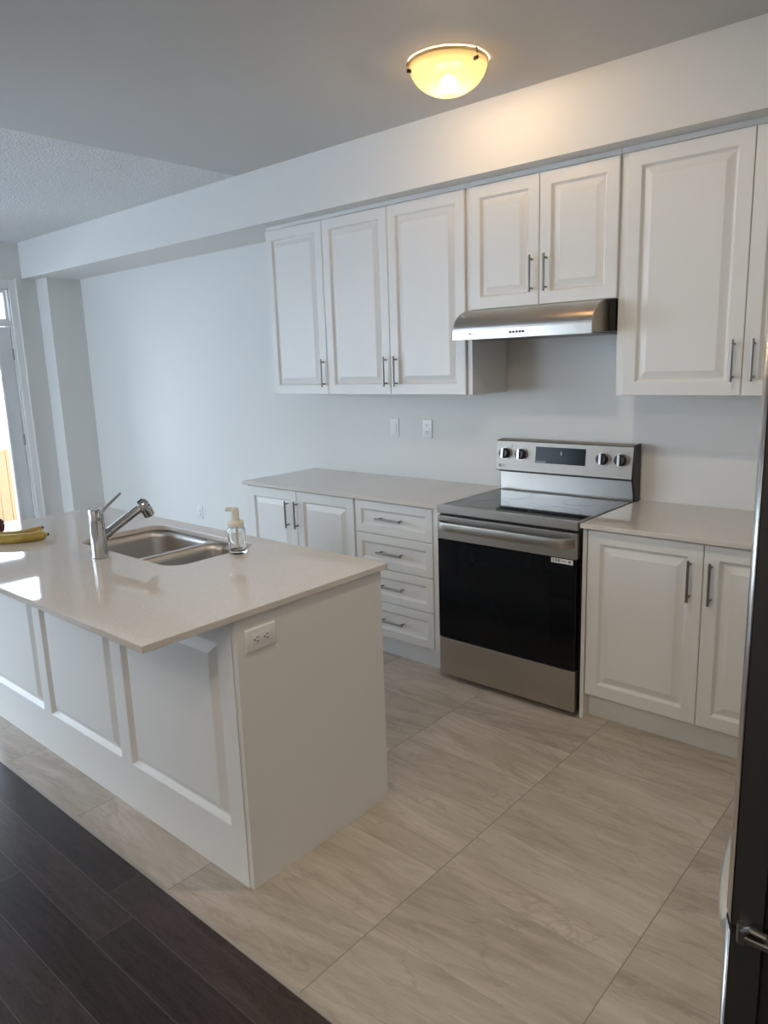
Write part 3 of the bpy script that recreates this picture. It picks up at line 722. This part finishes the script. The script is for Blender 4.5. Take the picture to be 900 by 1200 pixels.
# freezer handle: horizontal bowed bar
bm = B(); n = 30; pts = []
HY0, HY1, HZ = -2.315, -1.63, .660
for k in range(n+1):
    s = k/n; pts.append((fxf-.004-.020*(1-(2*(HY0+(HY1-HY0)*s-fy0)/(fy1-fy0)-1)**2)-.050*math.sin(PI*s)**.8, HY0+(HY1-HY0)*s, HZ))
tube(bm, pts, .0145, 16); obj('handle', bm, mat('satin_handle', (.74, .72, .64), .32, .85), fd)
bm = B(); pts = []
for k in range(n+1):
    s = k/n; pts.append((fxf-.006-.052*math.sin(PI*s)**.6, fy1+.055-.11, .80+.60*s))
tube(bm, pts, .012, 14); obj('handle', bm, FRSTEEL, ud)
bm = B(); box(bm, 1.912, 1.985, fy0-.014, fy0+.02, .7190, .7310, bev=.003)
tube(bm, [(1.918, fy0-.006, .714), (1.918, fy0-.006, .745)], .009, 14)
tube(bm, [(1.918, fy0-.010, .738), (1.930, fy0-.012, .746), (1.950, fy0-.010, .742), (1.962, fy0-.006, .730)], .006, 10); obj('hinge', bm, NICKEL, fr, label='shiny metal hinge')
bobj('toe_grille', BLACK, fr, (1.91, 1.96, fy0+.01, fy1-.01, .0, .055))
for sy in (fy0+.06, fy1-.06):
    bm = B(); lathe(bm, (2.55, sy, 0), [(.02, 0), (.02, .03)], 14); obj('foot', bm, RUBBER, fr)

# ------------------------------------------------------------------ ceiling light
def ceiling_fixture(LX, LY, watts, col, soft, label):
    cl = thing('ceiling_light', label, 'ceiling light', (LX, LY, ZC))
    bm = B(); lathe(bm, (LX, LY, ZC), [(.085, 0), (.098, -.008), (.105, -.030), (.103, -.034)], 40); pn = obj('mounting_pan', bm, PLASTIC, cl)
    bm = B(); lathe(bm, (LX, LY, ZC), [(.104, -.0345), (.104, -.037), (.03, -.038)], 40); obj('reflector', bm, mat('bronze_pan', (.10, .075, .035), .5), cl)
    bm = B(); prof = []
    for k in range(15):
        a = k/14; r_ = .150*math.cos(a*PI/2)**1.05 if a < 1 else .0; prof.append((max(r_, .002), -.012-.110*math.sin(a*PI/2)))
    prof = [(.157, -.0035)]+prof
    lathe(bm, (LX, LY, ZC), prof, 48, cap0=False); bw = obj('glass_bowl', bm, BOWL, cl); md = bw.modifiers.new('t', 'SOLIDIFY'); md.thickness = .003
    for k, a in enumerate((math.radians(228), math.radians(-12), math.radians(108))):
        ca, sa = math.cos(a), math.sin(a)
        bm = B(); tube(bm, [(LX+.100*ca, LY+.100*sa, ZC-.0045), (LX+.161*ca, LY+.161*sa, ZC-.0045), (LX+.164*ca, LY+.164*sa, ZC-.020)], .004, 8); c_ = obj('clip', bm, NICKEL, cl)
        bm = B(); tube(bm, [(LX+.146*ca, LY+.146*sa, ZC-.036), (LX+.165*ca, LY+.165*sa, ZC-.036)], .007, 14); obj('nut', bm, BLACK, c_)
    bm = B(); bmesh.ops.create_uvsphere(bm, u_segments=20, v_segments=12, radius=.034); bmesh.ops.translate(bm, verts=bm.verts[:], vec=(LX, LY, ZC-.082)); bu = obj('bulb', bm, BULB, cl)
    bm = B(); lathe(bm, (LX, LY, ZC), [(.014, -.038), (.014, -.046), (.011, -.05)], 16); obj('socket', bm, PLASTIC, cl)
    ld = bpy.data.lights.new('lamp_light', 'POINT'); ld.energy = watts; ld.color = col; ld.shadow_soft_size = soft
    lo = bpy.data.objects.new('lamp_light', ld); COL.objects.link(lo); lo.parent = cl; lo.location = (0, 0, -.086)
ceiling_fixture(.30, -.912, LAMP_W, LAMP_COL, .05, 'lit flush-mount ceiling light with a cream glass bowl')
# added unseen fill lights, built as recessed downlights, over the tiles and wood floor
for k, (x, y) in enumerate(((1.0, -1.85), (1.0, -4.75), (1.7, -4.15), (1.7, -5.2), (2.9, -4.75))):
    t_ = thing('added_fill_light', 'round fill light added out of view in the ceiling over the beige tiles' if k == 0 else 'round fill light added out of view in the ceiling over the dark wood floor', 'ceiling light', (x, y, ZC), None if k == 0 else 'added fill lights')
    bm = B(); lathe(bm, (x, y, ZC), [(.058, 0), (.060, -.004), (.074, -.006), (.082, -.003), (.082, 0)], 32, cap0=False, cap1=False); obj('trim_ring', bm, PLASTIC, t_)
    bm = B(); lathe(bm, (x, y, ZC), [(.058, -.0005), (.056, -.0015)], 32); obj('lens', bm, FILL_LENS, t_)
    ld = bpy.data.lights.new('fill_light', 'AREA'); ld.shape = 'DISK'; ld.size = .11; ld.energy = FILL_W*(1.0 if k == 0 else 1); ld.color = FILL_COL
    lo = bpy.data.objects.new('fill_light', ld); COL.objects.link(lo); lo.parent = t_; lo.location = (0, 0, -.008)

# ------------------------------------------------------------------ switches and outlets
def plate(name, label, cat, c, kind, axis='y'):
    """wall plate at c, facing -y ('y') or +x lying on its side ('x')"""
    t_ = thing(name, label, cat, tuple(c), None)
    def put(nm, bm, m, par):
        if axis == 'x': bmesh.ops.transform(bm, matrix=Matrix(((0, -1, 0, 0), (0, 0, 1, 0), (1, 0, 0, 0), (0, 0, 0, 1))), verts=bm.verts[:])
        bmesh.ops.translate(bm, verts=bm.verts[:], vec=Vector(c)); return obj(nm, bm, m, par)
    bm = B(); panel(bm, -.035, .035, -.0575, .0575, 0, [(0, 0), (0, .003), (.003, .0055), (.005, .006)]); pl = put('plate', bm, PLASTIC, t_)
    if kind == 'switch':
        bm = B(); panel(bm, -.0165, .0165, -.0335, .0335, -.006, [(0, 0), (0, .002), (.002, .004)]); put('rocker', bm, PLASTIC, pl)
    else:
        bm = B(); panel(bm, -.0165, .0165, -.0335, .0335, -.006, [(0, 0), (0, .0012), (.001, .0016)]); fc = put('socket_face', bm, PLASTIC, pl)
        for s in (-1, 1):
            bm = B()
            for dx_ in (-.0062, .0062): box(bm, dx_-.0013, dx_+.0013, -.0082, -.0074, s*.019-.001, s*.019+.007)
            lathe(bm, (0, -.0074, s*.019-.008), [(.0028, 0), (.0028, -.0008)], 10, axis='y'); put('slots', bm, SLOT, fc)
plate('light_switch', 'white light switch on the wall above the drawers', 'switch', (-.805, 0, 1.218), 'switch')
plate('wall_outlet', 'white outlet on the wall between the switch and the range', 'outlet', (-.546, 0, 1.219), 'outlet')
plate('wall_outlet', 'white outlet low on the bare wall behind the faucet', 'outlet', (-2.962, 0, .442), 'outlet')
plate('wall_outlet', 'white double outlet on the end panel of the island', 'outlet', (bx1, -2.178, .816), 'outlet', 'x')
